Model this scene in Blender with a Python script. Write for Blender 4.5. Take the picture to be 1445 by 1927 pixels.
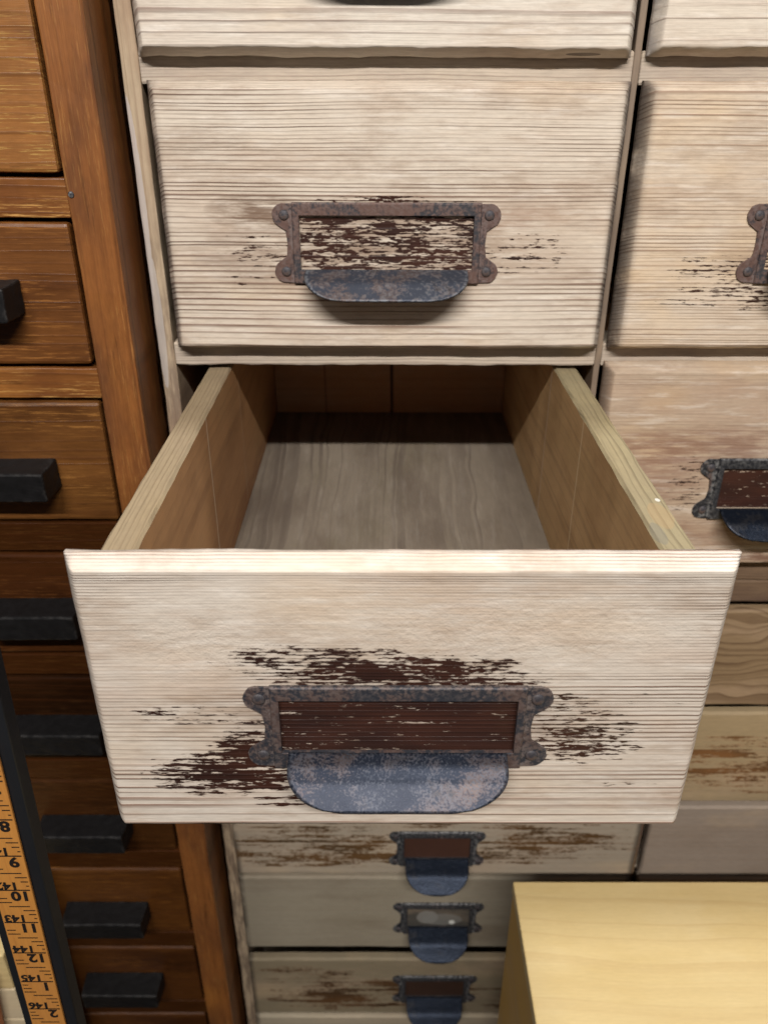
import bpy, bmesh, math, random
from mathutils import Vector, Matrix, noise as mnoise
R = math.radians
random.seed(7)
S = bpy.context.scene
for o in list(bpy.data.objects): bpy.data.objects.remove(o)
C = S.collection

# ------------------------------------------------------------------ camera
cam = bpy.data.cameras.new('camera'); co = bpy.data.objects.new('camera', cam); C.objects.link(co); S.camera = co
co.location = (-.0036, -.4953, 0)
_p, _y, _r = .4940, .0030, .0032
_f = Vector((math.sin(_y)*math.cos(_p), math.cos(_y)*math.cos(_p), -math.sin(_p)))
_rt = _f.cross(Vector((0, 0, 1))).normalized(); _up = _rt.cross(_f)
_r2 = _rt*math.cos(_r)+_up*math.sin(_r); _u2 = -_rt*math.sin(_r)+_up*math.cos(_r)
co.rotation_euler = Matrix((_r2, _u2, -_f)).transposed().to_euler()
cam.sensor_fit = 'VERTICAL'; cam.sensor_height = 32; cam.lens = 1521.8/1927*32
cam.clip_start = .01; cam.clip_end = 50
cam.dof.use_dof = True; cam.dof.focus_distance = .392; cam.dof.aperture_fstop = cam.lens/1000/.0028

# ------------------------------------------------------------------ light
W = bpy.data.worlds.new('World'); S.world = W; W.use_nodes = True
bg = W.node_tree.nodes['Background']; bg.inputs[1].default_value = .10
_n = W.node_tree.nodes; _l = W.node_tree.links                     # soft room light: bright ceiling above, dim floor below
_tc = _n.new('ShaderNodeTexCoord'); _sp = _n.new('ShaderNodeSeparateXYZ'); _mr = _n.new('ShaderNodeMapRange'); _cr = _n.new('ShaderNodeValToRGB')
_l.new(_tc.outputs['Generated'], _sp.inputs[0]); _l.new(_sp.outputs['Z'], _mr.inputs[0]); _mr.inputs[1].default_value = -1; _mr.inputs[2].default_value = 1
_l.new(_mr.outputs[0], _cr.inputs[0]); _l.new(_cr.outputs[0], bg.inputs[0])
_cr.color_ramp.elements[0].position = .25; _cr.color_ramp.elements[0].color = (.10, .075, .055, 1)
_cr.color_ramp.elements[1].position = .95; _cr.color_ramp.elements[1].color = (2.45, 2.5, 2.65, 1)
_e = _cr.color_ramp.elements.new(.52); _e.color = (.44, .44, .45, 1)
def area(name, loc, target, sx, sy, power, col, spread=R(180)):
    l = bpy.data.lights.new(name, 'AREA'); l.shape = 'RECTANGLE'; l.size = sx; l.size_y = sy; l.energy = power; l.color = col; l.spread = spread
    o = bpy.data.objects.new(name, l); C.objects.link(o); o.location = loc
    zz = (Vector(loc)-Vector(target)).normalized(); xx = Vector((1, 0, 0)); xx = (xx-zz*xx.dot(zz)).normalized(); yy = zz.cross(xx)
    o.rotation_euler = Matrix((xx, yy, zz)).transposed().to_euler(); return o           # the tube lies along X
area('ceiling_lamp_front', (.02, -1.55, 1.16), (.02, 0, 0), 1.5, .045, 20.8, (1, .955, .91), R(100))
area('ceiling_lamp_above', (.7, .065, 3.0), (.2, -.1, -.3), 1.2, .10, 76, (.98, .99, 1))
S.view_settings.view_transform = 'Standard'; S.view_settings.look = 'None'
S.view_settings.exposure = 0; S.view_settings.gamma = 1; S.view_settings.use_curve_mapping = False
S.cycles.use_denoising = True; S.cycles.max_bounces = 6

# ------------------------------------------------------------------ node helper
class G:
    def __init__(s, name):
        s.m = bpy.data.materials.new(name); s.m.use_nodes = True; s.t = s.m.node_tree; s.n = s.t.nodes
        s.b = s.n['Principled BSDF']
    def put(s, inp, v):
        if isinstance(v, bpy.types.NodeSocket): s.t.links.new(v, inp)
        elif v is not None:
            if isinstance(v, tuple) and len(v) == 3 and inp.type == 'RGBA': v = v+(1,)
            inp.default_value = v
    def M(s, op, a, b=None, c=None, clamp=False):
        n = s.n.new('ShaderNodeMath'); n.operation = op; n.use_clamp = clamp
        for i, v in enumerate((a, b, c)): s.put(n.inputs[i], v)
        return n.outputs[0]
    def mul(s, a, b): return s.M('MULTIPLY', a, b)
    def add(s, a, b): return s.M('ADD', a, b)
    def sub(s, a, b): return s.M('SUBTRACT', a, b)
    def ma(s, a, b, c): return s.M('MULTIPLY_ADD', a, b, c)
    def xyz(s, x, y, z):
        n = s.n.new('ShaderNodeCombineXYZ')
        for i, v in enumerate((x, y, z)): s.put(n.inputs[i], v)
        return n.outputs[0]
    def noise(s, vec, scale=1, detail=2, rough=.5, dim='3D', w=None):
        n = s.n.new('ShaderNodeTexNoise'); n.noise_dimensions = dim
        if vec is not None: s.put(n.inputs['Vector'], vec)
        if w is not None: s.put(n.inputs['W'], w)
        n.inputs['Scale'].default_value = scale; n.inputs['Detail'].default_value = detail; n.inputs['Roughness'].default_value = rough
        return n.outputs['Fac']
    def white(s, w):
        n = s.n.new('ShaderNodeTexWhiteNoise'); n.noise_dimensions = '1D'; s.put(n.inputs['W'], w); return n.outputs['Value']
    def ss(s, v, lo, hi, a=0., b=1.):
        n = s.n.new('ShaderNodeMapRange'); n.interpolation_type = 'SMOOTHSTEP'
        for i, x in enumerate((v, lo, hi, a, b)): s.put(n.inputs[i], x)
        return n.outputs[0]
    def mix(s, f, a, b, mode='MIX'):
        n = s.n.new('ShaderNodeMix'); n.data_type = 'RGBA'; n.blend_type = mode
        s.put(n.inputs[0], f); s.put(n.inputs[6], a); s.put(n.inputs[7], b); return n.outputs[2]
    def bump(s, h, dist, strength=1):
        n = s.n.new('ShaderNodeBump'); n.inputs['Distance'].default_value = dist; n.inputs['Strength'].default_value = strength
        s.put(n.inputs['Height'], h); s.t.links.new(n.outputs[0], s.b.inputs['Normal'])
    def coords(s, axes):
        tc = s.n.new('ShaderNodeTexCoord'); sp = s.n.new('ShaderNodeSeparateXYZ'); s.t.links.new(tc.outputs['Object'], sp.inputs[0])
        return [sp.outputs['XYZ'.index(a)] for a in axes]
    def ell(s, u, v, b):          # elliptical bump 1 at centre, 0 at rim
        u0, v0, ru, rv = b[:4]
        a = s.M('POWER', s.mul(s.sub(u, u0), 1/ru), 2); c = s.M('POWER', s.mul(s.sub(v, v0), 1/rv), 2)
        return s.M('POWER', s.M('SUBTRACT', 1, s.add(a, c), clamp=True), .6)
    def box(s, u, v, b):
        u0, v0, hu, hv = b[:4]
        return s.mul(s.M('LESS_THAN', s.M('ABSOLUTE', s.sub(u, u0)), hu), s.M('LESS_THAN', s.M('ABSOLUTE', s.sub(v, v0)), hv))

def wood(name, axes='XZY', early=(.56, .47, .36), late=(.27, .17, .11), K=330, K2=0, K0=0, seed=0, warp=.004, wfu=3.5, wfv=9,
         rings=1., fiber=.35, blot=((.40, .29, .20), .35), yel=((.60, .43, .24), .25), bump=.00026, rough=.72,
         paint=None, windows=(), stains=(), patches=(), lines=(), edge=None, paint_col=(.028, .012, .009), streak=1., grime=None, chalk=0, burr=(), slope=.35, spec=.3, ringsoft=1.0, scratch=None):
    """axes: (along the grain, across it, depth). All marks are given in the object's own metres."""
    g = G(name); u, v, w = g.coords(axes)
    us = g.add(u, seed*3.17); vs = g.add(v, seed*1.71)
    wp = g.noise(g.xyz(g.mul(us, wfu), g.mul(vs, wfv), g.mul(w, 9)), 1, 2, .5)
    wp2 = g.noise(g.xyz(g.mul(us, 38), g.mul(vs, 110), g.mul(w, 30)), 1, 2, .5)
    q = g.ma(w, slope, v); q = g.ma(g.sub(wp, .5), warp*2, q); q = g.ma(g.sub(wp2, .5), .0007, q)
    ph = g.ma(q, K, seed*7.3+K0)
    if K2: ph = g.ma(g.M('POWER', g.add(q, .5), 2), K2, ph)
    ph = g.ma(g.noise(None, 1, 2, .6, '1D', w=g.ma(q, 95, seed*5)), 2.0, ph)
    fr = g.M('FRACT', ph); idx = g.M('FLOOR', ph)
    lw = g.mul(g.ss(fr, .95-.42*ringsoft, .90), g.ss(fr, .93, 1., 1., 0.))
    st = g.ss(g.white(g.add(idx, seed)), .0, .7, .35, 1.)
    av = g.ss(g.noise(g.xyz(g.mul(us, 9), g.mul(vs, 60), 0), 1, 2), .32, .6, .6, 1.)
    late_f = g.mul(g.mul(lw, st), g.mul(av, rings))
    if grime: late_f = g.mul(late_f, g.ss(g.noise(g.xyz(g.mul(us, 5), g.mul(vs, 34), 8.8), 1, 3, .55), .34, .60, .30, 1.1))
    for b in burr: late_f = g.mul(late_f, g.ma(g.ell(u, v, b), -.8, 1.))
    fib = g.noise(g.xyz(g.mul(us, 42), g.mul(vs, 1500), g.mul(w, 900)), 1, 3, .6)
    fib2 = g.noise(g.xyz(g.mul(us, 160), g.mul(vs, 650), g.mul(w, 500)), 1, 2, .5)
    b1 = g.noise(g.xyz(g.mul(us, 9), g.mul(vs, 26), g.mul(w, 9)), 1, 4, .6)
    b2 = g.noise(g.xyz(g.mul(us, 11), g.mul(vs, 20), 3.3), 1, 3, .55)
    col = g.mix(g.mul(g.ss(b1, .42, .72), blot[1]), early, blot[0])
    col = g.mix(g.mul(g.ss(b2, .50, .74), yel[1]), col, yel[0])
    if grime:
        gn = g.noise(g.xyz(g.mul(us, 16), g.mul(vs, 44), 4.4), 1, 6, .68)
        gn2 = g.noise(g.xyz(g.mul(us, 48), g.mul(vs, 330), 6.1), 1, 5, .65)
        col = g.mix(g.mul(g.ss(g.ma(gn2, .45, gn), .68, .92), grime[1]), col, grime[0])
        col = g.mix(g.mul(g.ss(g.noise(g.xyz(g.mul(us, 26), g.mul(vs, 190), 9.9), 1, 5, .66), .50, .68), chalk), col, (.78, .73, .66))
    col = g.mix(late_f, col, late)
    br = g.ma(g.sub(fib, .5), fiber, 1.); br = g.mul(br, g.ma(g.sub(fib2, .5), fiber*.8, 1.))
    col = g.mix(1., col, g.xyz(br, br, br), 'MULTIPLY')
    if scratch:                                      # pale short scratches and open pores along the grain
        sn = g.noise(g.xyz(g.mul(us, 42), g.mul(vs, 900), g.mul(w, 600)), 1, 4, .7)
        sm = g.ss(g.noise(g.xyz(g.mul(us, 14), g.mul(vs, 40), 1.7), 1, 3), .36, .58)
        col = g.mix(g.mul(g.ss(sn, .54, .64), g.mul(sm, scratch[1])), col, scratch[0])
        sd = g.noise(g.xyz(g.mul(us, 26), g.mul(vs, 300), 7.7), 1, 5, .68)
        col = g.mix(g.mul(g.ss(sd, .58, .72), .55), col, tuple(x*.25 for x in early))
    for b in stains:                                 # (u, v, ru, rv, colour, strength)
        f = g.mul(g.ell(u, v, b), g.ss(g.noise(g.xyz(g.mul(us, 34), g.mul(vs, 230), 0), 1, 5, .66), .36, .60))
        col = g.mix(g.mul(f, b[5]), col, b[4])
    if edge:                                         # (half width along, band, colour, strength): grime rubbed into the ends
        f = g.ss(g.M('ABSOLUTE', u), edge[0]-edge[1], edge[0]); f = g.mul(f, g.ss(g.noise(g.xyz(g.mul(us, 60), g.mul(vs, 35), 0), 1, 4, .6), .28, .52))
        col = g.mix(g.mul(f, edge[3]), col, edge[2])
    for b in patches:
        f = g.ss(g.add(g.ell(u, v, b), g.ma(g.noise(g.xyz(g.mul(us, 180), g.mul(vs, 240), 0), 1, 3), .5, -.25)), .25, .4)
        col = g.mix(g.mul(f, b[5]), col, b[4])
    for (u0, hw, c, s_) in lines:                    # thin cross scribes
        f = g.M('LESS_THAN', g.M('ABSOLUTE', g.sub(g.ma(g.sub(g.noise(g.xyz(0, g.mul(v, 30), 0)), .5), .002, u), u0)), hw)
        col = g.mix(g.mul(f, s_), col, c)
    h = g.ma(late_f, 1.0, g.mul(g.sub(fib, .5), .35))
    for b in burr: h = g.ma(g.mul(g.ell(u, v, b), g.sub(g.noise(g.xyz(g.mul(us, 380), g.mul(vs, 520), g.mul(w, 400)), 1, 3, .6), .5)), 1.0, h)
    ro = rough
    if paint or windows:
        d = None
        for b in paint or ():
            e = g.mul(g.ell(u, v, b), b[4]); d = e if d is None else g.M('MAXIMUM', d, e)
        for b in windows:
            e = g.mul(g.box(u, v, b), b[4]); d = e if d is None else g.M('MAXIMUM', d, e)
        n1 = g.noise(g.xyz(g.mul(us, 62*streak), g.mul(vs, 340*streak), 5.1), 1, 5, .68)
        n2 = g.noise(g.xyz(g.mul(us, 240), g.mul(vs, 900), 2.2), 1, 3, .6)
        k = g.ma(g.sub(n1, .5), 2.1, d); k = g.ma(g.sub(n2, .5), 1.1, k); k = g.ma(g.sub(lw, .3), .22, k)
        pm = g.mul(g.ss(k, .50, .56), g.ss(d, .02, .10))
        pc = g.mix(g.ss(g.noise(g.xyz(g.mul(us, 20), g.mul(vs, 60), 0), 1, 3), .35, .65), paint_col, (paint_col[0]*1.7, paint_col[1]*1.5, paint_col[2]*1.3))
        col = g.mix(g.mul(g.mul(g.ss(k, .34, .52), g.ss(d, .02, .10)), .5), col, tuple(.10-.02*j_+x*2 for j_, x in enumerate((paint_col[0], paint_col[1]*.8, paint_col[2]*.6))))
        col = g.mix(pm, col, pc); ro = g.ma(pm, .42-rough, rough); h = g.ma(pm, .8, h)
    g.put(g.b.inputs['Base Color'], col); g.put(g.b.inputs['Roughness'], ro); g.b.inputs['Specular IOR Level'].default_value = spec
    g.bump(h, bump); return g.m

def wear(g):
    ge = g.n.new('ShaderNodeNewGeometry'); return g.ss(ge.outputs['Pointiness'], .515, .56)
def metal(name, dark=(.030, .034, .042), rust=(.115, .060, .045), k=.5, seed=0, metallic=.55, rough=.5, pale=(.2, .2, .2), pk=.2, bump=.0003, spec=.5, fs=420):
    g = G(name); x, y, z = g.coords('XYZ')
    n1 = g.noise(g.xyz(g.ma(x, 75, seed), g.mul(y, 75), g.mul(z, 75)), 1, 6, .68)
    n2 = g.noise(g.xyz(g.ma(x, fs, seed), g.mul(y, fs), g.mul(z, fs)), 1, 4, .65)
    n3 = g.noise(g.xyz(g.ma(x, 28, seed+9), g.mul(y, 28), g.mul(z, 28)), 1, 3, .5)
    a = g.ma(n2, .35, g.mul(n1, .5)); a = g.ma(n3, .35, a)
    c = g.mix(g.ss(a, .66-.16*k, .72-.1*k), dark, rust)
    c = g.mix(g.mul(g.ss(g.ma(n1, .35, g.mul(n2, .65)), .47, .62), pk), c, pale)
    c = g.mix(g.mul(g.ss(n1, .60, .68), .5), c, (.012, .013, .017))
    g.put(g.b.inputs['Base Color'], c); g.put(g.b.inputs['Roughness'], g.ma(n2, .35, rough-.15)); c = g.mix(g.mul(wear(g), g.ss(n2, .42, .6)), c, tuple(min(1, x*3.2+.03) for x in pale) if 0 else pale)
    g.put(g.b.inputs['Base Color'], c)
    g.b.inputs['Metallic'].default_value = metallic; g.b.inputs['Specular IOR Level'].default_value = spec
    g.bump(g.add(n2, n1), bump); return g.m

def plain(name, col, rough=.6, metallic=0, nz=.15, sc=60, bump=.0002, edge=None):
    g = G(name); x, y, z = g.coords('XYZ')
    n = g.noise(g.xyz(g.mul(x, sc), g.mul(y, sc), g.mul(z, sc)), 1, 5, .65); b = g.ma(g.sub(n, .5), nz*3, 1.)
    cc = g.mix(1., col, g.xyz(b, b, b), 'MULTIPLY')
    if edge: cc = g.mix(g.mul(g.mul(wear(g), g.ss(n, .45, .6)), .7), cc, edge)
    g.put(g.b.inputs['Base Color'], cc)
    if edge: g.b.inputs['Specular IOR Level'].default_value = .25; g.put(g.b.inputs['Roughness'], g.ma(n, .25, rough-.12))
    g.b.inputs['Metallic'].default_value = metallic; g.bump(n, bump); return g.m

# ------------------------------------------------------------------ mesh helpers
def link(name, bm, mat, parent=None, loc=(0, 0, 0), bevel=0, smooth=False, seg=2):
    me = bpy.data.meshes.new(name); bmesh.ops.recalc_face_normals(bm, faces=bm.faces); bm.to_mesh(me); bm.free()
    for m in (mat if isinstance(mat, (list, tuple)) else [mat]): me.materials.append(m)
    if smooth:
        for p in me.polygons: p.use_smooth = True
    o = bpy.data.objects.new(name, me); C.objects.link(o); o.location = loc
    if parent: o.parent = parent
    if bevel:
        b = o.modifiers.new('bevel', 'BEVEL'); b.width = bevel; b.segments = seg; b.limit_method = 'ANGLE'
    return o
def box(bm, x0, x1, y0, y1, z0, z1, cuts=0):
    r = bmesh.ops.create_cube(bm, size=1)
    for v in r['verts']: v.co = Vector(((x0+x1)/2+v.co.x*(x1-x0), (y0+y1)/2+v.co.y*(y1-y0), (z0+z1)/2+v.co.z*(z1-z0)))
    return r['verts']
def mkbox(name, ext, mat, parent=None, bevel=.0008, origin=None, wob=0, cuts=0, axis=0):
    """box in world metres with its origin at its own centre (the grain is laid out from there)"""
    x0, x1, y0, y1, z0, z1 = ext; c = origin or ((x0+x1)/2, (y0+y1)/2, (z0+z1)/2)
    bm = bmesh.new(); box(bm, x0-c[0], x1-c[0], y0-c[1], y1-c[1], z0-c[2], z1-c[2])
    if cuts:
        es = [e for e in bm.edges if abs((e.verts[0].co-e.verts[1].co)[axis]) > 1e-4]
        bmesh.ops.subdivide_edges(bm, edges=es, cuts=cuts)
        for v in bm.verts:
            n = mnoise.noise_vector(Vector((v.co.x*45+c[0]*31, v.co.y*45+c[1]*17, v.co.z*45+c[2]*23)))
            m = mnoise.noise_vector(Vector((v.co.x*160+c[0]*31, v.co.y*160, v.co.z*160+c[2]*23)))
            d = (n+m*.5)*wob; d[axis] = 0; v.co += d
    return link(name, bm, mat, parent, c, bevel)
def thing(name, label, cat, loc=(0, 0, 0), group=None):
    o = bpy.data.objects.new(name, None); C.objects.link(o); o.location = loc; o.empty_display_size = .02
    o['label'] = label; o['category'] = cat
    if group: o['group'] = group
    return o
def child(o, root):            # keep world place when hung under a moved root
    o.parent = root; o.location = Vector(o.location)-root.location; return o

# ------------------------------------------------------------------ drawer front with eased, splayed edges
def front_mesh(w, h, lip=.003, depth=.009, ex=.005, ez=.004, nx=110, nz=70, seed=0, wear=.0005):
    """centre of the back face is the origin, the face looks to -Y"""
    bm = bmesh.new()
    def axis(L, e, n):
        a = [-L/2, -L/2+e*.12, -L/2+e*.3, -L/2+e*.5, -L/2+e*.7, -L/2+e*.88, -L/2+e, -L/2+e*1.25]
        inner = [-L/2+e*1.7+(L-3.4*e)*i/n for i in range(n+1)]
        return a+inner+[-x for x in reversed(a)]
    xs = axis(w, ex, nx); zs = axis(h, ez, nz); g = []
    for z in zs:
        row = []
        for x in xs:
            dx = min(1, (w/2-abs(x))/ex); dz = min(1, (h/2-abs(z))/ez)
            t = min(dx, dz); corner = max(0, 1-math.hypot(1-dx, 1-dz)) if (dx < 1 and dz < 1) else t
            t = max(0, min(t, corner*.5+t*.5)); d = lip+depth*(1-(1-t)**1.35)
            n1 = mnoise.noise(Vector((x*35, z*35, seed*3.1))); n2 = mnoise.noise(Vector((x*150+5, z*420, seed*1.7)))
            k = 1-abs(2*t-1) if t < 1 else .12
            d += wear*(n1+.35*n2)*k
            ox = 0; oz = 0
            if dz < 1: oz = wear*1.1*(n1+n2*.5)*(1 if z > 0 else -1)
            if dx < 1: ox = wear*.45*mnoise.noise(Vector((x*10, z*90, seed)))
            row.append(bm.verts.new((x+ox, -d, z+oz)))
        g.append(row)
    for j in range(len(zs)-1):
        for i in range(len(xs)-1): bm.faces.new((g[j][i], g[j][i+1], g[j+1][i+1], g[j+1][i]))
    rim = g[0]+[r[-1] for r in g[1:]]+list(reversed(g[-1][:-1]))+[r[0] for r in reversed(g[1:-1])]
    back = [bm.verts.new((v.co.x, 0, v.co.z)) for v in rim]
    n = len(rim)
    for i in range(n): bm.faces.new((rim[i], back[i], back[(i+1) % n], rim[(i+1) % n]))
    bm.faces.new(back)
    return bm

# ------------------------------------------------------------------ label holder with rivets and pull
def holder(parent, cx, face_y, zt, w=.1296, h=.045, ww=.099, wh=.030, cw=.094, cup_out=.0213, cup_dn=.0128, cr=.024, crz=.74, mats=None, low=False, seed=0, card=None):
    """zt: top of the plate; all in the parent's space"""
    mp, mc, mr = mats
    zc = zt-h/2; hw, hh = w/2, h/2; wz = (zt-.0070-wh/2)-zc            # window centre relative to plate centre
    bm = bmesh.new()
    # ear plate outline, right half then mirrored; ring to the window by bridging strips
    L = hh-.0005; lobe = .0064 if not low else .0055
    right = []
    cxr = hw-lobe; 
    for a in range(100, -61, -16): right.append((cxr+lobe*math.cos(R(a)), L-lobe+lobe*math.sin(R(a))))
    for t in (.2, .35, .5, .65, .8):
        z = (L-lobe*1.6)*(1-2*t); right.append((hw-lobe*1.18-.0006*math.cos((t-.5)*6), z))
    for a in range(60, -101, -16): right.append((cxr+lobe*math.cos(R(a)), -(L-lobe)+lobe*math.sin(R(a))))
    # plate drawn as two ear pieces, joined in this one mesh with the raised frame
    T = .0011
    bxh = hw-lobe*1.75                                                    # half width of the raised frame body
    for s in (1, -1):
        pts = [(s*(bxh-.002), L)]+[(s*x, z) for x, z in right]+[(s*(bxh-.002), -L)]
        fr = [bm.verts.new((x+random.uniform(-.0002, .0002), -T, z+random.uniform(-.0002, .0002))) for x, z in pts]
        bk = [bm.verts.new((v.co.x, 0, v.co.z)) for v in fr]
        f = bm.faces.new(fr); bm.faces.new(bk)
        for i in range(len(fr)): bm.faces.new((fr[i], fr[(i+1) % len(fr)], bk[(i+1) % len(fr)], bk[i]))
    # raised frame: outer rect, inner rect, thickness F
    F = .0024
    def ring(xo0, xo1, zo0, zo1, xi0, xi1, zi0, zi1, yf, yb):
        o_ = [(xo0, zo0), (xo1, zo0), (xo1, zo1), (xo0, zo1)]; i_ = [(xi0, zi0), (xi1, zi0), (xi1, zi1), (xi0, zi1)]
        vo = [bm.verts.new((x, yf+.0006, z)) for x, z in o_]
        vo2 = [bm.verts.new((x*(1-.0007/hw), yf, z-math.copysign(.0006, z))) for x, z in o_]
        vi = [bm.verts.new((x, yf, z)) for x, z in i_]; vob = [bm.verts.new((x, yb, z)) for x, z in o_]; vib = [bm.verts.new((x, yb, z)) for x, z in i_]
        for k in range(4):
            n = (k+1) % 4
            bm.faces.new((vo2[k], vo2[n], vi[n], vi[k])); bm.faces.new((vo[k], vo[n], vo2[n], vo2[k])); bm.faces.new((vi[k], vi[n], vib[n], vib[k])); bm.faces.new((vob[k], vob[n], vo[n], vo[k])); bm.faces.new((vob[k], vob[n], vib[n], vib[k]))
    ring(-bxh, bxh, -hh, hh, -ww/2, ww/2, wz-wh/2, wz+wh/2, -F, -.0001)
    pl = link('label_holder', bm, mp, parent, (cx, face_y, zc), .00025)
    if card:
        b3 = bmesh.new(); box(b3, -ww/2-.002, ww/2+.002, -.0007, -.0002, wz-wh/2-.002, wz+wh/2+.001); link('label_card', b3, card, pl)
    for sx in (1, -1):
        for sz in (1, -1):
            b2 = bmesh.new(); r0 = .0029 if not low else .0024
            bmesh.ops.create_uvsphere(b2, u_segments=14, v_segments=8, radius=r0)
            for v in b2.verts: v.co.y *= .42; v.co.x *= random.uniform(.97, 1.03)
            rv = link('rivet', b2, mr, pl, (sx*(cxr-.0003), -T, sz*(L-lobe)), smooth=True)
    # pull: a sheet bent outward, rounded lower corners, rolled rim
    bm = bmesh.new(); nu, nv = 44, 22; th = .0011
    def prof(t):   # t 0..1 -> (out, down)
        k_ = 1/(1+math.exp(-(t-.47)*18)); o_ = cup_out*(1.20*t*(1-k_)+(.82*t+.18)*k_); d_ = cup_dn*(.74*t*(1-k_)+(1.23*t-.23)*k_)
        return o_, -d_
    g2 = []
    for j in range(nv+1):
        t = j/nv; row = []
        s = t*math.hypot(cup_out, cup_dn); Ls = math.hypot(cup_out, cup_dn)
        dd = (s-(Ls-cr*crz))/(cr*crz)
        half = cw/2 if dd <= 0 else cw/2-cr*(1-math.sqrt(max(0, 1-min(1, dd)**2)))
        for i in range(nu+1):
            x = -half+2*half*i/nu; o_, d_ = prof(t)
            o_ += .0006*mnoise.noise(Vector((x*40, t*2, seed)))
            row.append(Vector((x, -F+.0003-o_, d_)))
        g2.append(row)
    vt = [[bm.verts.new(p) for p in r] for r in g2]; vb = [[bm.verts.new(p+Vector((0, th*.45, -th))) for p in r] for r in g2]
    for j in range(nv):
        for i in range(nu):
            bm.faces.new((vt[j][i], vt[j][i+1], vt[j+1][i+1], vt[j+1][i])); bm.faces.new((vb[j][i], vb[j+1][i], vb[j+1][i+1], vb[j][i+1]))
    def side(a, b):
        for k in range(len(a)-1): bm.faces.new((a[k], a[k+1], b[k+1], b[k]))
    side(vt[0], vb[0]); side(vt[-1], vb[-1]); side([r[0] for r in vt], [r[0] for r in vb]); side([r[-1] for r in vt], [r[-1] for r in vb])
    bmesh.ops.remove_doubles(bm, verts=bm.verts, dist=1e-6)
    cp = link('cup_pull', bm, mc, parent, (cx, face_y, zc+wz-wh/2+.0002), smooth=False)
    for p in cp.data.polygons: p.use_smooth = abs(p.normal.z) > .3
    return pl, cp

plate_a = metal('rusty_plate', (.034, .036, .045), (.105, .066, .056), .55, 1, rough=.58, metallic=.35, pale=(.16, .13, .12), pk=.3)
plate_b = metal('rusty_plate_brown', (.036, .036, .042), (.120, .068, .054), .8, 4, rough=.6, metallic=.3, pale=(.16, .12, .11), pk=.3)
plate_c = metal('black_plate', (.022, .023, .028), (.10, .055, .045), .05, 6, rough=.5, metallic=.4, pk=.15)
pull_a = metal('blued_pull', (.038, .044, .062), (.10, .072, .066), .5, 2, metallic=.5, rough=.55, pale=(.15, .16, .18), pk=.5, bump=.00006)
pull_b = metal('pitted_blue_pull', (.012, .016, .028), (.080, .057, .052), .42, 3, metallic=.55, rough=.44, pale=(.066, .073, .092), pk=.8, spec=.4, bump=.0001, fs=950)
pull_c = metal('dark_blue_pull', (.010, .0145, .025), (.024, .025, .030), .2, 8, metallic=.7, rough=.40, pk=.2, pale=(.03, .036, .05), spec=.3)
rivet_m = metal('rivet_metal', (.045, .042, .048), (.11, .068, .055), .7, 5, metallic=.35, rough=.6, pale=(.09, .08, .08))

# ================================================================== PALE PINE CABINET
PXL, PXR = -.1436, .5900
frame_m = wood('frame_pine', 'ZXY', (.40, .31, .215), (.20, .13, .08), K=260, seed=3, rings=.35, blot=((.24, .15, .10), .6), fiber=.3, warp=.003, wfu=2)
stile_m = wood('stile_pine', 'ZXY', (.40, .31, .21), (.20, .13, .08), K=260, seed=3, rings=.4, blot=((.26, .16, .10), .6), fiber=.3,
               patches=[(.335, -.0042, .060, .0034, (.44, .39, .36), .8), (.265, -.0022, .045, .0030, (.40, .36, .33), .7)],
               stains=[(.22, 0, .12, .02, (.10, .065, .05), .6), (-.3, 0, .5, .02, (.08, .055, .04), .75)])
rail_m = wood('rail_pine', 'XZY', (.46, .39, .31), (.20, .14, .11), K=500, seed=5, rings=.5, blot=((.22, .17, .15), .6), fiber=.35)
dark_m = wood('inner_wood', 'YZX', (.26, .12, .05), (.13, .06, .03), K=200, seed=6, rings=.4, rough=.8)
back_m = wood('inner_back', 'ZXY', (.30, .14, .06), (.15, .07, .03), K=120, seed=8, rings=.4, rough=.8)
waist_m = wood('waist_pine_shaded', 'XZY', (.14, .09, .055), (.06, .035, .02), K=300, seed=7, rings=.5, blot=((.07, .04, .03), .7), fiber=.35, yel=((.22, .15, .06), .4))  # dark brown carries the shade of the recess and of the low gap
div_m = wood('divider_pine_shaded', 'ZXY', (.20, .15, .11), (.10, .07, .045), K=260, seed=33, rings=.35, blot=((.10, .07, .05), .7), fiber=.3)  # darker than the frame: shade of the column gap put into the colour
cab = thing('pine_cabinet', 'pale stripped pine multi-drawer cabinet frame standing right of the brown cabinet', 'cabinet', (.22, 0, -1.15))
def cb(name, ext, mat, **k): return child(mkbox(name, ext, mat, **k), cab)
# two outer sides, front stiles, dividers
cb('side_panel', (PXL, PXL+.0095, 0, .38, -1.15, .47), stile_m, cuts=200, axis=2, wob=.0005, origin=(PXL+.0047, .19, -.4))
cb('side_panel', (PXR-.0095, PXR, 0, .38, -1.15, .47), frame_m)
COLX = [.1327, .3992]
for x in COLX: cb('divider', (x-.0019, x+.0019, .0010, .37, -.322, .47), div_m, cuts=40, axis=2, wob=.0003)
LOWX = .2262
cb('divider', (LOWX-.0022, LOWX+.0022, .002, .37, -1.12, -.345), waist_m)
rails = [(.315, .300), (.1665, .1535), (.0125, -.0042), (-.1465, -.1612), (-.3010, -.3225)]
for z1, z0 in rails:
    for a, b in ((PXL+.0095, COLX[0]-.0019), (COLX[0]+.0019, COLX[1]-.0019), (COLX[1]+.0019, PXR-.0095)):
        cb('rail', (a, b, .0003 if a < 0 else .0001, .03, z0, z1), rail_m if z0 > -.3 else waist_m, bevel=.0012, cuts=60, axis=0, wob=.0006)
        cb('dust_panel', (a, b, .03, .36, z0+.001, z1-.001), dark_m, bevel=0)
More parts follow.
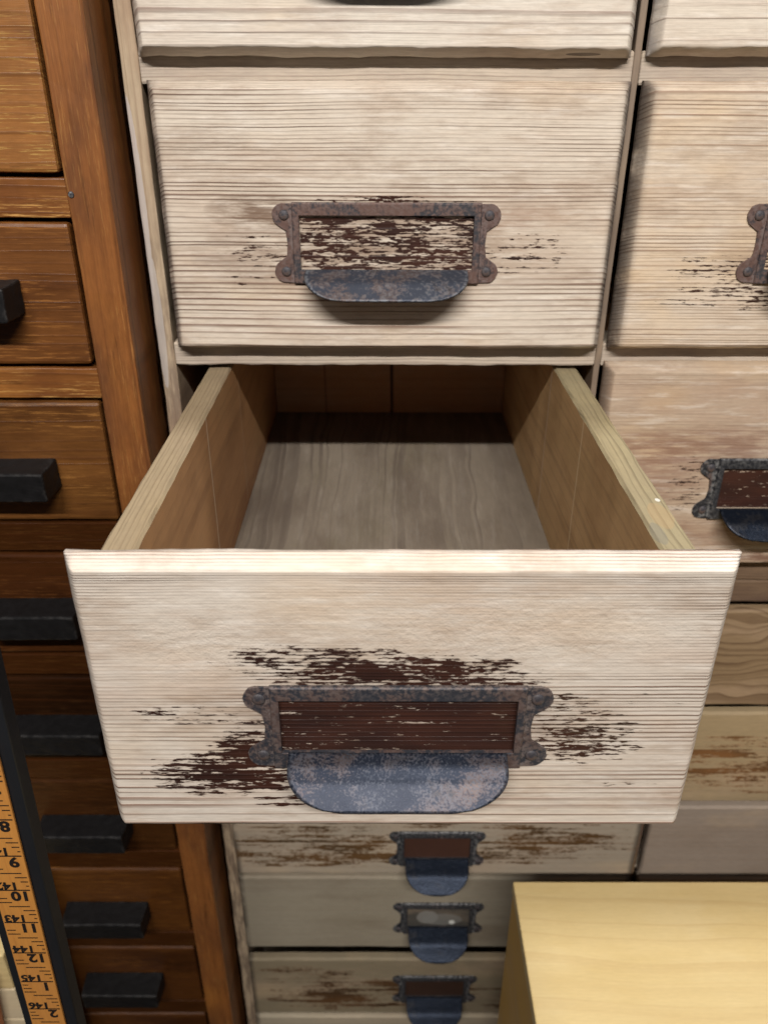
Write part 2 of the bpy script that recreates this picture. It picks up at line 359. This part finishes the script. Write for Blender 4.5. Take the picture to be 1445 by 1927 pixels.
cb('waist_rail', (PXL+.0095, PXR-.0095, .001, .36, -.3432, -.3232), waist_m, bevel=.002, cuts=60, axis=0, wob=.0006)
for z1, z0 in ((-.4375, -.4435), (-.5445, -.5495), (-.6372, -.6400), (-.7500, -.7560), (-.8520, -.8560), (-.950, -.956), (-1.05, -1.056)):
    for a, b in ((PXL+.0095, LOWX-.0022), (LOWX+.0022, PXR-.0095)):
        cb('rail', (a, b, .004 if z1 != -.7500 else .05, .30, z0, z1), rail_m, bevel=.0005)
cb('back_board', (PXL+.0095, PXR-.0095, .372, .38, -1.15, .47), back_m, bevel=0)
cb('top_board', (PXL-.04, PXR+.04, -.0617, .40, .4705, .50), frame_m, bevel=.003)
cb('plinth', (PXL+.0095, PXR-.0095, .006, .03, -1.15, -1.057), rail_m)

GR = 'drawers of the pale pine cabinet'
DW, DH = .260, .1466
P_EARLY = (.62, .535, .44); P_LATE = (.17, .10, .07)
GRIME = (.085, .060, .048)
def pine_drawer(label, x0, x1, zt, zb, mat, hold=None, lip=.003, depth=.009, y=-.0005, seed=0, nx=110, nz=70, ex=.005, ez=.004, wear=.0005):
    cx, cz = (x0+x1)/2, (zt+zb)/2
    t = thing('drawer', label, 'drawer', (cx, y, cz), GR)
    bm = front_mesh(x1-x0, zt-zb, lip, depth, ex, ez, nx, nz, seed, wear)
    f = link('drawer_front', bm, mat, t, smooth=True)
    for p in f.data.polygons:
        if abs(p.normal.y) < .2: p.use_smooth = False
    f.data.polygons[len(f.data.polygons)-1].use_smooth = False
    if hold: holder(t, seed=seed, **hold)
    return t
FY = -.012
def kq(kb, km, kt, h=.073):      # growth rings per metre at the bottom, middle and top of a board
    b = (kt-kb)/(2*h); return dict(K=km-b*.5, K2=b/2)
HM = (plate_a, pull_a, rivet_m)
# closed drawer above the open one ---------------------------------
m_up = wood('pine_upper', 'XZY', (.575, .50, .41), P_LATE, grime=((.27, .185, .125), .42), chalk=.28, **kq(190, 400, 480), seed=1, rings=1., blot=((.42, .30, .215), .5), warp=.004, wfu=3, edge=(.1300, .0080, (.06, .045, .04), .9),
    windows=[(0, -.0108, .0505, .0175, .57)],
    paint=[(.062, -.018, .052, .010, .40), (.085, -.0085, .03, .006, .36), (-.073, -.014, .03, .013, .34), (0, .0135, .060, .0035, .52), (-.055, -.03, .045, .006, .25)],
    stains=[(0, -.012, .088, .034, (.30, .20, .135), .6), (0, -.012, .073, .027, (.18, .12, .08), .4), (-.075, .008, .03, .011, (.13, .07, .04), .85), (.075, .006, .035, .008, (.30, .18, .12), .5), (-.075, -.018, .04, .018, (.22, .15, .11), .5), (.075, -.02, .05, .02, (.34, .25, .18), .4)])
hu = dict(cx=-.0012, face_y=FY, zt=-.0622+.0753, mats=(plate_b, pull_a, rivet_m))
pine_drawer('closed pale pine drawer with rusty label holder directly above the open drawer', -.1300, .1300, -.002, -.1486, m_up, hu, seed=1)
# top row -----------------------------------------------------------
m_top = wood('pine_top', 'XZY', (.60, .54, .46), (.26, .18, .145), grime=((.36, .27, .20), .4), chalk=.4, K=175, seed=2, rings=.8, blot=((.46, .35, .27), .35), warp=.006, wfu=2.6, edge=(.130, .004, GRIME, .4),
    patches=[(.104, -.0712, .010, .0008, (.07, .055, .045), .7)], bump=.0005)
hu2 = dict(cx=0, face_y=FY, zt=.0172, mats=HM)
pine_drawer('pale pine drawer at the top edge, above the closed one with the full label holder', -.1325, .1275, .1545, .0090, m_top, hu2, seed=2, wear=.0009, ez=.0045)
m_topr = wood('pine_top_right', 'XZY', (.60, .53, .44), (.33, .23, .18), grime=((.36, .27, .20), .4), chalk=.4, K=120, seed=9, rings=.7, blot=((.46, .37, .29), .35), warp=.010, wfu=3.5, edge=(.130, .006, (.28, .26, .25), .8), bump=.0005)
pine_drawer('pale wide-grained pine drawer in the top right corner', .1363, .3963, .1550, .0098, m_topr, dict(cx=0, face_y=FY, zt=.014, mats=HM), seed=3, wear=.0008, ez=.0045)
# right column, middle ----------------------------------------------
m_r1 = wood('pine_right', 'XZY', (.56, .47, .37), (.30, .19, .13), grime=((.27, .185, .125), .42), chalk=.28, **kq(480, 440, 330), seed=4, rings=.9, blot=((.46, .33, .22), .4), yel=((.62, .43, .22), .4), warp=.004, edge=(.1300, .0090, (.065, .05, .042), .9),
    windows=[(0, -.010, .0505, .0175, .50)],
    paint=[(-.075, -.024, .035, .010, .40), (-.068, -.036, .035, .008, .44), (-.085, -.043, .03, .003, .34), (-.05, -.043, .022, .006, .50)], stains=[(0, -.012, .08, .034, (.28, .19, .13), .7)])
pine_drawer('closed pine drawer at the right edge showing only the left end of its label holder', .1363, .3963, -.0015, -.1484, m_r1, dict(cx=.0012, face_y=FY, zt=.0132, mats=(plate_b, pull_a, rivet_m)), seed=4)
m_r2 = wood('pine_right_low', 'XZY', (.41, .32, .235), (.22, .145, .10), grime=((.27, .185, .125), .42), chalk=.28, K=420, seed=5, rings=.38, blot=((.36, .23, .16), .5), yel=((.48, .32, .17), .4), warp=.003, edge=(.130, .005, (.10, .075, .06), .7),
    windows=[(0, -.008, .0505, .0175, .86)], paint=[(-.067, -.006, .014, .026, .42)],
    stains=[(-.05, .018, .10, .016, (.20, .11, .075), .75), (-.09, .0, .04, .03, (.22, .12, .08), .6), (0, -.045, .14, .012, (.20, .11, .07), .6), (0, -.066, .14, .008, (.12, .05, .03), .8)])
pine_drawer('brown-stained pine drawer with black label holder right of the open drawer', .1363, .3963, -.1572, -.3035, m_r2, dict(cx=.0045, face_y=FY, zt=.0110, mats=(plate_c, pull_c, rivet_m)), seed=5)
# third column out to the cabinet's right side
m_far = wood('pine_far', 'XZY', (.58, .47, .35), P_LATE, K=330, seed=12, rings=.6)

# lower, wide and shallow drawers -------------------------------------
LM = (plate_c, pull_c, rivet_m)
lowh = dict(w=.0845, h=.0436, ww=.058, wh=.026, cw=.056, cr=.024, crz=.92, cup_out=.026, cup_dn=.0160, mats=LM, low=True)
def low_drawer(label, x0, x1, zt, zb, mat, hz=None, seed=0, y=.0015, hcx=0, card=None):
    h_ = None
    if hz is not None: h_ = dict(lowh, card=card, cx=hcx, face_y=-.0075, zt=hz-(zt+zb)/2)
    return pine_drawer(label, x0, x1, zt, zb, mat, h_, lip=.0055, depth=.002, ex=.002, ez=.0022, y=y, seed=seed, nx=60, nz=24)
GREY = (.30, .252, .19)
BR = (.065, .038, .017)
def low_mat(name, seed, early=GREY, **k): return wood(name, 'XZY', early, (.20, .14, .09), K=150, seed=seed, rings=.25, fiber=.3, bump=.0002, edge=(.176, .004, (.05, .04, .03), .7), **k)
m_l3 = low_mat('low_streaked', 21, paint=[(-.05, .030, .22, .016, .54), (-.05, -.019, .22, .015, .70), (.09, .0, .10, .03, .55), (-.10, .004, .09, .03, .52)], paint_col=BR, streak=.35)
m_l4 = low_mat('low_grey', 22, (.245, .213, .158), blot=((.165, .13, .09), .7), yel=((.22, .19, .13), .3))
m_l5 = low_mat('low_patchy', 23, (.19, .155, .10), paint=[(-.09, -.016, .08, .028, .66), (-.02, -.008, .10, .034, .60), (.11, -.02, .07, .03, .56), (-.12, .02, .06, .02, .5)], paint_col=(.055, .031, .015), streak=.3)
m_l6 = low_mat('low_plain', 24, (.34, .29, .21))
LX0, LX1 = -.1332, .2230
card_a = plain('brown_card', (.050, .021, .013), .5, nz=.15)
card_b = wood('scuffed_card', 'XZY', (.055, .050, .042), (.03, .025, .02), K=60, seed=91, rings=.2, patches=[(-.010, .001, .011, .010, (.24, .23, .21), .55), (.004, -.002, .020, .009, (.17, .165, .15), .6), (.013, -.006, .003, .003, (.6, .6, .55), .9)])
card_c = plain('dark_brown_card', (.035, .017, .010), .5, nz=.25)
low_drawer('wide brown-streaked drawer just below the open drawer, its holder backed in brown', LX0, LX1, -.5505, -.6362, m_l3, -.5795, seed=31, hcx=.0007, card=card_a)
low_drawer('wide grey-washed drawer above the black gap, with pale paper in its holder', LX0, LX1, -.6408, -.7425, m_l4, -.6750, seed=32, hcx=.0050, card=card_b)
low_drawer('wide drawer with brown patches below the black gap', LX0, LX1, -.7610, -.8515, m_l5, -.7860, seed=33, hcx=.0050, card=card_c)
low_drawer('lowest wide drawer peeping in at the bottom edge of the photo', LX0, LX1, -.8565, -.9495, m_l6, -.890, seed=34, hcx=.0050)
m_s1 = low_mat('low_swirl', 25, (.30, .215, .13), warp=.03, wfu=7, wfv=12, paint=[(0, 0, .3, .06, .30)], paint_col=(.13, .075, .04), streak=.3, ) 
m_s1 = wood('low_swirl', 'XZY', (.20, .135, .075), (.09, .05, .025), K=140, seed=25, rings=.9, warp=.035, wfu=9, wfv=16, bump=.0002, ringsoft=1.3)
m_s2 = low_mat('low_orange_flaked', 26, (.28, .21, .12), paint=[(-.06, -.005, .18, .036, .60)], paint_col=(.10, .052, .022), streak=.35)
m_s3 = low_mat('low_pinkish', 27, (.26, .21, .165), blot=((.20, .15, .11), .5))
low_drawer('wide drawer of swirling brown grain at the right edge under the brown-stained one', .2294, .5794, -.3450, -.4368, m_s1, None, seed=35)
low_drawer('wide drawer with orange-brown flaked paint at the right edge, beside the open front', .2294, .5794, -.4442, -.5440, m_s2, None, seed=36)
low_drawer('plain pinkish-grey wide drawer just above the yellow box at the right edge', .2294, .5794, -.5502, -.6368, m_s3, None, seed=37)
low_drawer('wide drawer hidden mostly behind the yellow box', .2294, .5794, -.6405, -.7495, m_s3, None, seed=38)

# ================================================================== OPEN DRAWER
ox, oyb, ozt, ozb = .0046, -.2235, -.1630, -.3065
ocz = (ozt+ozb)/2
m_open = wood('pine_open', 'XZY', (.57, .505, .43), (.24, .14, .10), grime=((.33, .23, .155), .45), chalk=.30, burr=[(-.02, .045, .16, .022), (-.085, .028, .035, .02), (.06, .035, .08, .025)], **kq(150, 500, 850), seed=0, rings=1., blot=((.45, .33, .25), .5), yel=((.58, .42, .26), .25), warp=.0022, wfu=2.5, edge=(.1312, .0045, (.22, .20, .19), .55),
    windows=[(-.0012, -.0093, .0505, .0165, .86)],
    paint=[(-.074, -.0375, .044, .0150, .78), (-.060, -.027, .03, .018, .74), (-.006, .0205, .066, .0105, .76), (-.035, .0265, .05, .009, .52), (.024, .0145, .045, .006, .70), (-.088, -.003, .032, .006, .40),
           (.080, -.016, .028, .017, .60), (.07, .002, .022, .010, .42), (-.060, -.0225, .018, .022, .52), (-.04, -.054, .03, .005, .55), (.085, .006, .05, .004, .24), (.10, -.043, .02, .002, .36), (-.02, -.060, .05, .003, .36)],
    stains=[(0, -.008, .10, .042, (.36, .26, .18), .4), (0, -.008, .075, .028, (.14, .09, .065), .7), (.02, .055, .08, .02, (.46, .33, .22), .4)], bump=.00032)
od = thing('drawer', 'pale pine drawer pulled wide open towards the viewer, dark paint flaking round its label holder', 'drawer', (ox, oyb, ocz), GR)
bm = front_mesh(.2635, ozt-ozb, .0025, .0090, .0060, .0030, 150, 110, 9, .0005)
f = link('drawer_front', bm, m_open, od, smooth=True)
holder(od, cx=-.0012, face_y=FY, zt=(-.2208-ocz), w=.1292, h=.0452, ww=.0995, wh=.0290, cw=.0940, mats=(plate_a, pull_b, rivet_m), seed=5)
side_in = wood('drawer_side', 'YZX', (.40, .215, .095), (.20, .10, .045), K=130, seed=13, rings=.35, fiber=.2, blot=((.24, .12, .05), .7), yel=((.33, .21, .10), .4), bump=.00012, rough=.6, warp=.01,
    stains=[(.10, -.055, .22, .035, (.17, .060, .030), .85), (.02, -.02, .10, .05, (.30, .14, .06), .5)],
    lines=[(-.0295, .0008, (.62, .50, .38), .9), (.075, .0006, (.42, .32, .22), .7)])
side_in2 = wood('drawer_side_red', 'YZX', (.50, .32, .155), (.15, .09, .045), K=130, seed=14, rings=.35, fiber=.2, blot=((.30, .17, .07), .7), yel=((.38, .25, .11), .4), bump=.00012, rough=.6, warp=.01,
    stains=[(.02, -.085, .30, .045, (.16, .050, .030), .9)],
    lines=[(-.0320, .0007, (.62, .48, .30), .85), (.060, .0007, (.60, .48, .38), .8)])
top_l = wood('side_edge_left', 'YXZ', (.25, .19, .115), (.13, .085, .045), K=420, seed=15, rings=.5, fiber=.3, bump=.0002, blot=((.20, .145, .10), .4), yel=((.28,.2,.10),.3))
top_r = wood('side_edge_right', 'YXZ', (.26, .215, .125), (.13, .10, .055), K=300, seed=16, rings=.7, fiber=.3, bump=.0002, warp=.005, wfu=12, wfv=30, blot=((.2,.15,.09),.4), yel=((.32,.25,.12),.3),
    patches=[(-.1425, .0010, .0125, .0052, (.32, .215, .105), .4), (-.128, .0040, .0018, .0012, (.55, .53, .47), .9), (-.158, -.0045, .010, .0030, (.15, .145, .12), .45)])
def drawer_side(x0, x1, mi, mt):
    c = ((x0+x1)/2, -.0500, ocz)
    bm = bmesh.new(); y0, y1, z0, z1 = oyb+.0003, .215, ozb+.006, -.1645
    xs = (x0-c[0], x1-c[0]); n = 120; prev = None
    for k in range(n+1):
        y = y0+(y1-y0)*k/n
        def j(a, s): return .00045*mnoise.noise(Vector((a, y*60, s)))
        e = .0013
        ring = [(xs[0]+j(1, 1), z0), (xs[1], z0), (xs[1]+j(2, 1), z1-e+j(3, 3)), (xs[1]-e+j(2, 4), z1+j(5, 5)), (xs[0]+e+j(4, 4), z1+j(6, 2)), (xs[0]+j(7, 2), z1-e+j(5, 7))]
        vs = [bm.verts.new((a, y-c[1], z-c[2])) for a, z in ring]
        if prev:
            for i in range(6):
                fc = bm.faces.new((prev[i], prev[(i+1) % 6], vs[(i+1) % 6], vs[i]))
                fc.material_index = 1 if i in (2, 3, 4) else 0
        else: bm.faces.new(vs)
        prev = vs
    bm.faces.new(prev)
    o = link('side_panel', bm, [mi, mt], None, c); return child(o, od)
drawer_side(-.1150, -.1003, side_in, top_l)
drawer_side(.1068, .1215, side_in2, top_r)
floor_m = wood('drawer_bottom', 'YXZ', (.215, .178, .136), (.12, .095, .075), K=70, seed=17, rings=.9, fiber=.2, warp=.02, wfu=5, wfv=9, blot=((.10, .072, .055), .5), yel=((.14, .115, .07), .4), bump=.0001, rough=.55, ringsoft=1.8, grime=((.10, .075, .055), .25), chalk=.05)
o = mkbox('bottom_panel', (-.1001, .1066, oyb+.0003, .215, -.2775, -.2725), floor_m, None, 0); child(o, od)
o = mkbox('back_panel', (-.1001, .1066, .2025, .215, -.2723, -.170), wood('drawer_back', 'XZY', (.32, .155, .068), (.16, .08, .04), K=120, seed=18, rings=.4, lines=[(.002, .0014, (.02, .01, .006), .9), (-.058, .0007, (.05, .025, .015), .6)]), None, .001); child(o, od)

# ================================================================== BROWN CABINET (left)
BY = -.030; BX = -.1500
TE = (.22, .084, .019); TL = (.06, .018, .005); TS = (.55, .30, .09)
def teak(name, axes, seed, **k):
    a = dict(early=TE, late=TL, K=150, rings=.45, fiber=.5, blot=((.10, .030, .008), .8), yel=((.32, .125, .025), .6), bump=.00022, rough=.40, spec=.45, warp=.006, scratch=(TS, .8)); a.update(k)
    return wood(name, axes, seed=seed, **a)
t_st = teak('teak_stile', 'ZXY', 41, early=(.21, .076, .020), blot=((.095, .036, .015), .85), scratch=(TS, .22))
t_sd = teak('teak_side', 'ZYX', 42, early=(.24, .080, .016), scratch=None, rings=.2, fiber=.15)
t_rl = teak('teak_rail', 'XZY', 43)
t_rd = teak('teak_rail_shaded', 'XZY', 40, early=(.040, .013, .003), yel=((.07, .025, .005), .5), scratch=((.10, .042, .011), .5), spec=.15)  # rail copy for the lower rows, their shade put into its colour
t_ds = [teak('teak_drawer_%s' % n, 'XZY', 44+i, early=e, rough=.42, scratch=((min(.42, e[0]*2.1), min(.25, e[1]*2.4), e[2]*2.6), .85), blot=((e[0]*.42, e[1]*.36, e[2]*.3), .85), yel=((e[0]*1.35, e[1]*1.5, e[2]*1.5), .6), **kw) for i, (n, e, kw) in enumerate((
    ('golden', (.26, .106, .027), {}), ('red', (.130, .046, .010), {}), ('brown', (.130, .050, .011), {}), ('dark', (.050, .016, .004), dict(spec=.15)), ('deep_shaded', (.022, .008, .0025), dict(spec=.1)), ('umber_shaded', (.045, .016, .004), dict(spec=.15)), ('tan', (.085, .029, .005), {}), ('rust', (.070, .023, .004), {})))]  # lower rows darkened: shade beside the open drawer put into their colour
black_m = plain('worn_black_wood', (.008, .0075, .0078), .5, nz=.4, sc=130, edge=(.045, .042, .040))
bc = thing('brown_cabinet', 'varnished brown wooden multi-drawer cabinet frame at the left edge', 'cabinet', (-.25, .1, -1.15))
def bb(name, ext, mat, **k): return child(mkbox(name, ext, mat, **k), bc)
bb('stile', (-.1735, BX, BY, .016, -1.15, .47), t_st, cuts=150, axis=2, wob=.0004, bevel=.0009, origin=(-.1618, BY, -.3))
bb('stile', (-.3400, -.3145, BY, 0, -1.15, .47), t_st)
bb('side_panel', (BX-.026, BX-.0165, .0165, .34, -1.15, .47), dark_m)
bb('side_panel', (-.3385, -.3225, .0005, .34, -1.15, .47), t_sd)
bb('back_board', (-.3225, -.166, .33, .34, -1.15, .47), t_sd, bevel=0)
bb('top_board', (-.36, -.1475, BY-.01, .35, .4705, .50), t_sd)
BH = []
z = -.0464; pitch = .1050
rows = [(.0350+.025, -.0464), (-.0704, -.1520), (-.1744, -.2576), (-.2825, -.3665), (-.3880, -.4700), (-.4930, -.5750), (-.5985, -.6830), (-.7060, -.7880), (-.810, -.892)]
for i, (zt, zb) in enumerate(rows):
    nxt = rows[i+1][0] if i+1 < len(rows) else zb-.02
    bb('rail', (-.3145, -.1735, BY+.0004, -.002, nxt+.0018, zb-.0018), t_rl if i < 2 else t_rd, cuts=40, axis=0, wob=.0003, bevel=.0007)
bb('plinth', (-.3145, -.1735, BY+.002, -.002, -1.15, -.915), t_rl)
bb('shadow_board', (-.3145, -.1735, -.001, .006, -1.15, .47), dark_m, bevel=0)
labels = ['golden-brown drawer in the top left corner, no handle in view', 'reddish-brown drawer at the left edge with a short piece of worn black handle',
 "brown drawer level with the open drawer's sides, worn black handle cut by photo edge", 'brown drawer with painted-in shade left of the top of the open front, black handle cut by it',
 'brown drawer with deep painted-in shade left of the open front, just above the visible measuring rule', 'brown drawer at the lower left corner of the open front, large black handle',
 'brown drawer beside the measuring rule, third handle from the bottom of the brown cabinet', 'brown drawer at the bottom left with the lowest black handle in view', 'lowest brown drawer at the bottom edge of the photo']
labels[6] = 'brown drawer beside the measuring rule, next above the lowest black handle'
hz = [None, -.1010, -.2120, -.3180, -.4240, -.5310, -.6400, -.7420, -.846]
for i, (zt, zb) in enumerate(rows):
    t = thing('drawer', labels[i], 'drawer', (-.244, BY, (zt+zb)/2), 'drawers of the brown cabinet')
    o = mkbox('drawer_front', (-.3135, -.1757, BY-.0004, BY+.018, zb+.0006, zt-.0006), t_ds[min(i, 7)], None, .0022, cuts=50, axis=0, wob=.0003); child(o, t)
    if hz[i]:
        bm = bmesh.new(); hw = .0360; H = .0200; D = .0225; xc = -.2440
        vs = box(bm, -hw, hw, -D, 0, -H, 0)
        for v in vs:
            if v.co.y < -.01:
                v.co.x *= .955
                if v.co.z > -.01: v.co.z -= .0012
            v.co += Vector((random.uniform(-.0004, .0004), 0, random.uniform(-.0004, .0004)))
        bmesh.ops.subdivide_edges(bm, edges=bm.edges[:], cuts=9, use_grid_fill=True)
        for v in bm.verts: v.co += mnoise.noise_vector(v.co*150+Vector((i*3, 0, 0)))*.0004
        o = link('handle', bm, black_m, None, (xc, BY-.0004, hz[i]), .0012); child(o, t)
# screw in the rail joint
bm = bmesh.new(); bmesh.ops.create_uvsphere(bm, u_segments=12, v_segments=8, radius=.0017)
for v in bm.verts: v.co.y *= .4
child(link('screw', bm, plate_c, None, (-.1712, BY-.0003, -.0565), smooth=True), bc)

# ================================================================== MEASURING RULE on dark bar
RT = Vector((-.1762, -.225, -.2705)); RB = Vector((-.1843, -.225, -.4805)); rd = (RB-RT).normalized()       # right edge line
rule = thing('measuring_rule', 'orange-yellow measuring rule with upside-down black numerals on a dark bar, lower left', 'rule', (-.230, -.225, -1.15))
ang = math.atan2(-(RB.x-RT.x), -(RB.z-RT.z))     # lean
Wd = .0190
def rulep(a, s, y=0):     # a metres from left edge, s metres down from RT
    right = Vector((1, 0, 0)); return RT+rd*s+right*(a-Wd)+Vector((0, y, 0))
def slab(name, a0, a1, s0, s1, y0, y1, mat, bevel=.0004):
    bm = bmesh.new(); vs = []
    n = 24
    prev = None
    for k in range(n+1):
        s = s0+(s1-s0)*k/n
        ring = [bm.verts.new(rulep(a, s, y)-rule.location) for a, y in ((a0, y0), (a1, y0), (a1, y1), (a0, y1))]
        if prev:
            for i in range(4): bm.faces.new((prev[i], prev[(i+1) % 4], ring[(i+1) % 4], ring[i]))
        else: bm.faces.new(ring)
        prev = ring
    bm.faces.new(prev); return link(name, bm, mat, rule, bevel=bevel)
rule_m = wood('rule_wood', 'ZXY', (.46, .20, .045), (.32, .12, .03), K=200, seed=61, rings=.3, fiber=.25, blot=((.40, .17, .05), .6), yel=((.56, .28, .07), .5), bump=.00008, rough=.45)
bar_m = plain('dark_bar', (.008, .009, .011), .6, nz=.2, sc=50)
slab('rule_strip', 0, Wd, -.20, .88, -.0012, .0005, rule_m)
slab('bar', -.0055, Wd+.0058, -.21, .882, .0008, .0110, bar_m, .001)
mk = bmesh.new()
def tick(a0, a1, s, t=.00075):
    q_ = [mk.verts.new(rulep(a, ss_, -.0014)-rule.location) for a, ss_ in ((a0, s-t/2), (a1, s-t/2), (a1, s+t/2), (a0, s+t/2))]
    mk.faces.new(q_)
S12 = (.4128-.2705); INCH = .0254
def text_into(txt, size, a, s, sx=1.):
    cu = bpy.data.curves.new('t', 'FONT'); cu.body = txt; cu.size = size; cu.align_x = 'CENTER'; cu.align_y = 'CENTER'; cu.offset = size*.040; cu.resolution_u = 4
    to = bpy.data.objects.new('t', cu); C.objects.link(to); bpy.context.view_layer.update()
    me = bpy.data.meshes.new_from_object(to.evaluated_get(bpy.context.evaluated_depsgraph_get()))
    base = len(mk.verts); vs = []
    for v in me.vertices:                         # turned by 180 degrees: +x runs to the left, +y runs down
        vs.append(mk.verts.new(rulep(a-v.co.x*sx, s+v.co.y, -.0014)-rule.location))
    for p in me.polygons:
        try: mk.faces.new([vs[i] for i in p.vertices])
        except ValueError: pass
    bpy.data.objects.remove(to); bpy.data.curves.remove(cu); bpy.data.meshes.remove(me)
for k in range(-11, 14):
    s = S12+k*INCH; total = 144+k; foot = (total-1) % 12+1
    tick(.0008, Wd-.0008, s, .0009)
    text_into(str(foot), .0098, Wd-.0052 if foot < 10 else Wd-.0062, s+.0042, 1.0)
    text_into(str(total), .0078, .0070, s-.0034, 1.0)
    for j, (a0, a1) in enumerate(((.001, .0040), (.001, .0055), (.001, .0075), (.0055, Wd-.003), (Wd-.0068, Wd-.0008), (Wd-.0045, Wd-.0008), (Wd-.0022, Wd-.0008))):
        if foot >= 10 and j < 1: continue
        tick(a0, a1, s+INCH*(j+1)/8)
link('markings', mk, plain('rule_ink', (.012, .009, .008), .6, nz=.1), rule)

# ================================================================== pale things behind the rule (bottom left corner)
pb = thing('pale_box', 'pale wooden box with two dark seams at the bottom left corner behind the rule', 'box', (-.345, -.12, -1.15))
pm = wood('pale_box_wood', 'XZY', (.52, .43, .28), (.34, .25, .15), K=120, seed=71, rings=.3, bump=.0001)
for i, (a, b) in enumerate(((-.580, -.6205), (-.622, -.660), (-.6615, -1.15))):
    o = mkbox('board', (-.40, -.2862, -.120, -.045, b, a), pm if i else wood('yellowed_board', 'XZY', (.55, .42, .20), (.4, .28, .12), K=90, seed=72, rings=.3), None, .001); child(o, pb)
os_ = thing('orange_stick', 'thin orange stick leaning in front of the pale box in the bottom left corner', 'stick', (-.32, -.128, -1.15))
bm = bmesh.new(); box(bm, -.0040, .0040, -.003, .003, 0, .56)
o = link('stick', bm, plain('orange_lacquer', (.42, .12, .03), .4, nz=.1), None, (0, 0, 0), .0008)
o.parent = os_; os_.location = (-.3020-.0125*4, -.1275, -1.15); os_.rotation_euler = (0, math.atan2(.053, .545), 0)

# ================================================================== YELLOW BOX (right foreground)
DZ = -.550; dyb = -.0785; dx0 = .0985
yl = wood('birch_top', 'XYZ', (.565, .425, .20), (.48, .34, .15), K=60, seed=81, rings=.6, fiber=.16, blot=((.51, .365, .15), .6), yel=((.60, .47, .25), .5), bump=.00004, rough=.42, spec=.4, warp=.02, wfu=4, wfv=7, ringsoft=1.6)
ys = wood('birch_side', 'YZX', (.55, .33, .085), (.46, .27, .06), K=60, seed=82, rings=.3, fiber=.08, bump=.00004, rough=.5)
yb = thing('yellow_box', 'smooth yellow birch box standing before the lower drawers, bottom right corner', 'box', (.30, -.25, -1.15))
child(mkbox('top_panel', (dx0, .52, -.42, dyb, DZ-.012, DZ), yl, None, .0012), yb)
child(mkbox('side_panel', (dx0+.0008, dx0+.015, -.418, dyb-.001, -1.15, DZ-.0122), ys, None, .0006), yb)
child(mkbox('side_panel', (.505, .5192, -.418, dyb-.001, -1.15, DZ-.0122), ys, None, .0006), yb)
child(mkbox('back_panel', (dx0+.0152, .5048, dyb-.014, dyb-.0012, -1.15, DZ-.0122), ys, None, .0006), yb)

# wall the cabinets stand against
w = mkbox('wall', (-1.2, 1.4, .41, .44, -1.3, 1.0), plain('wall_paint', (.25, .22, .19), .9), None, 0); w['kind'] = 'structure'
for o in C.objects:
    if o.name.startswith('wall'): o['kind'] = 'structure'
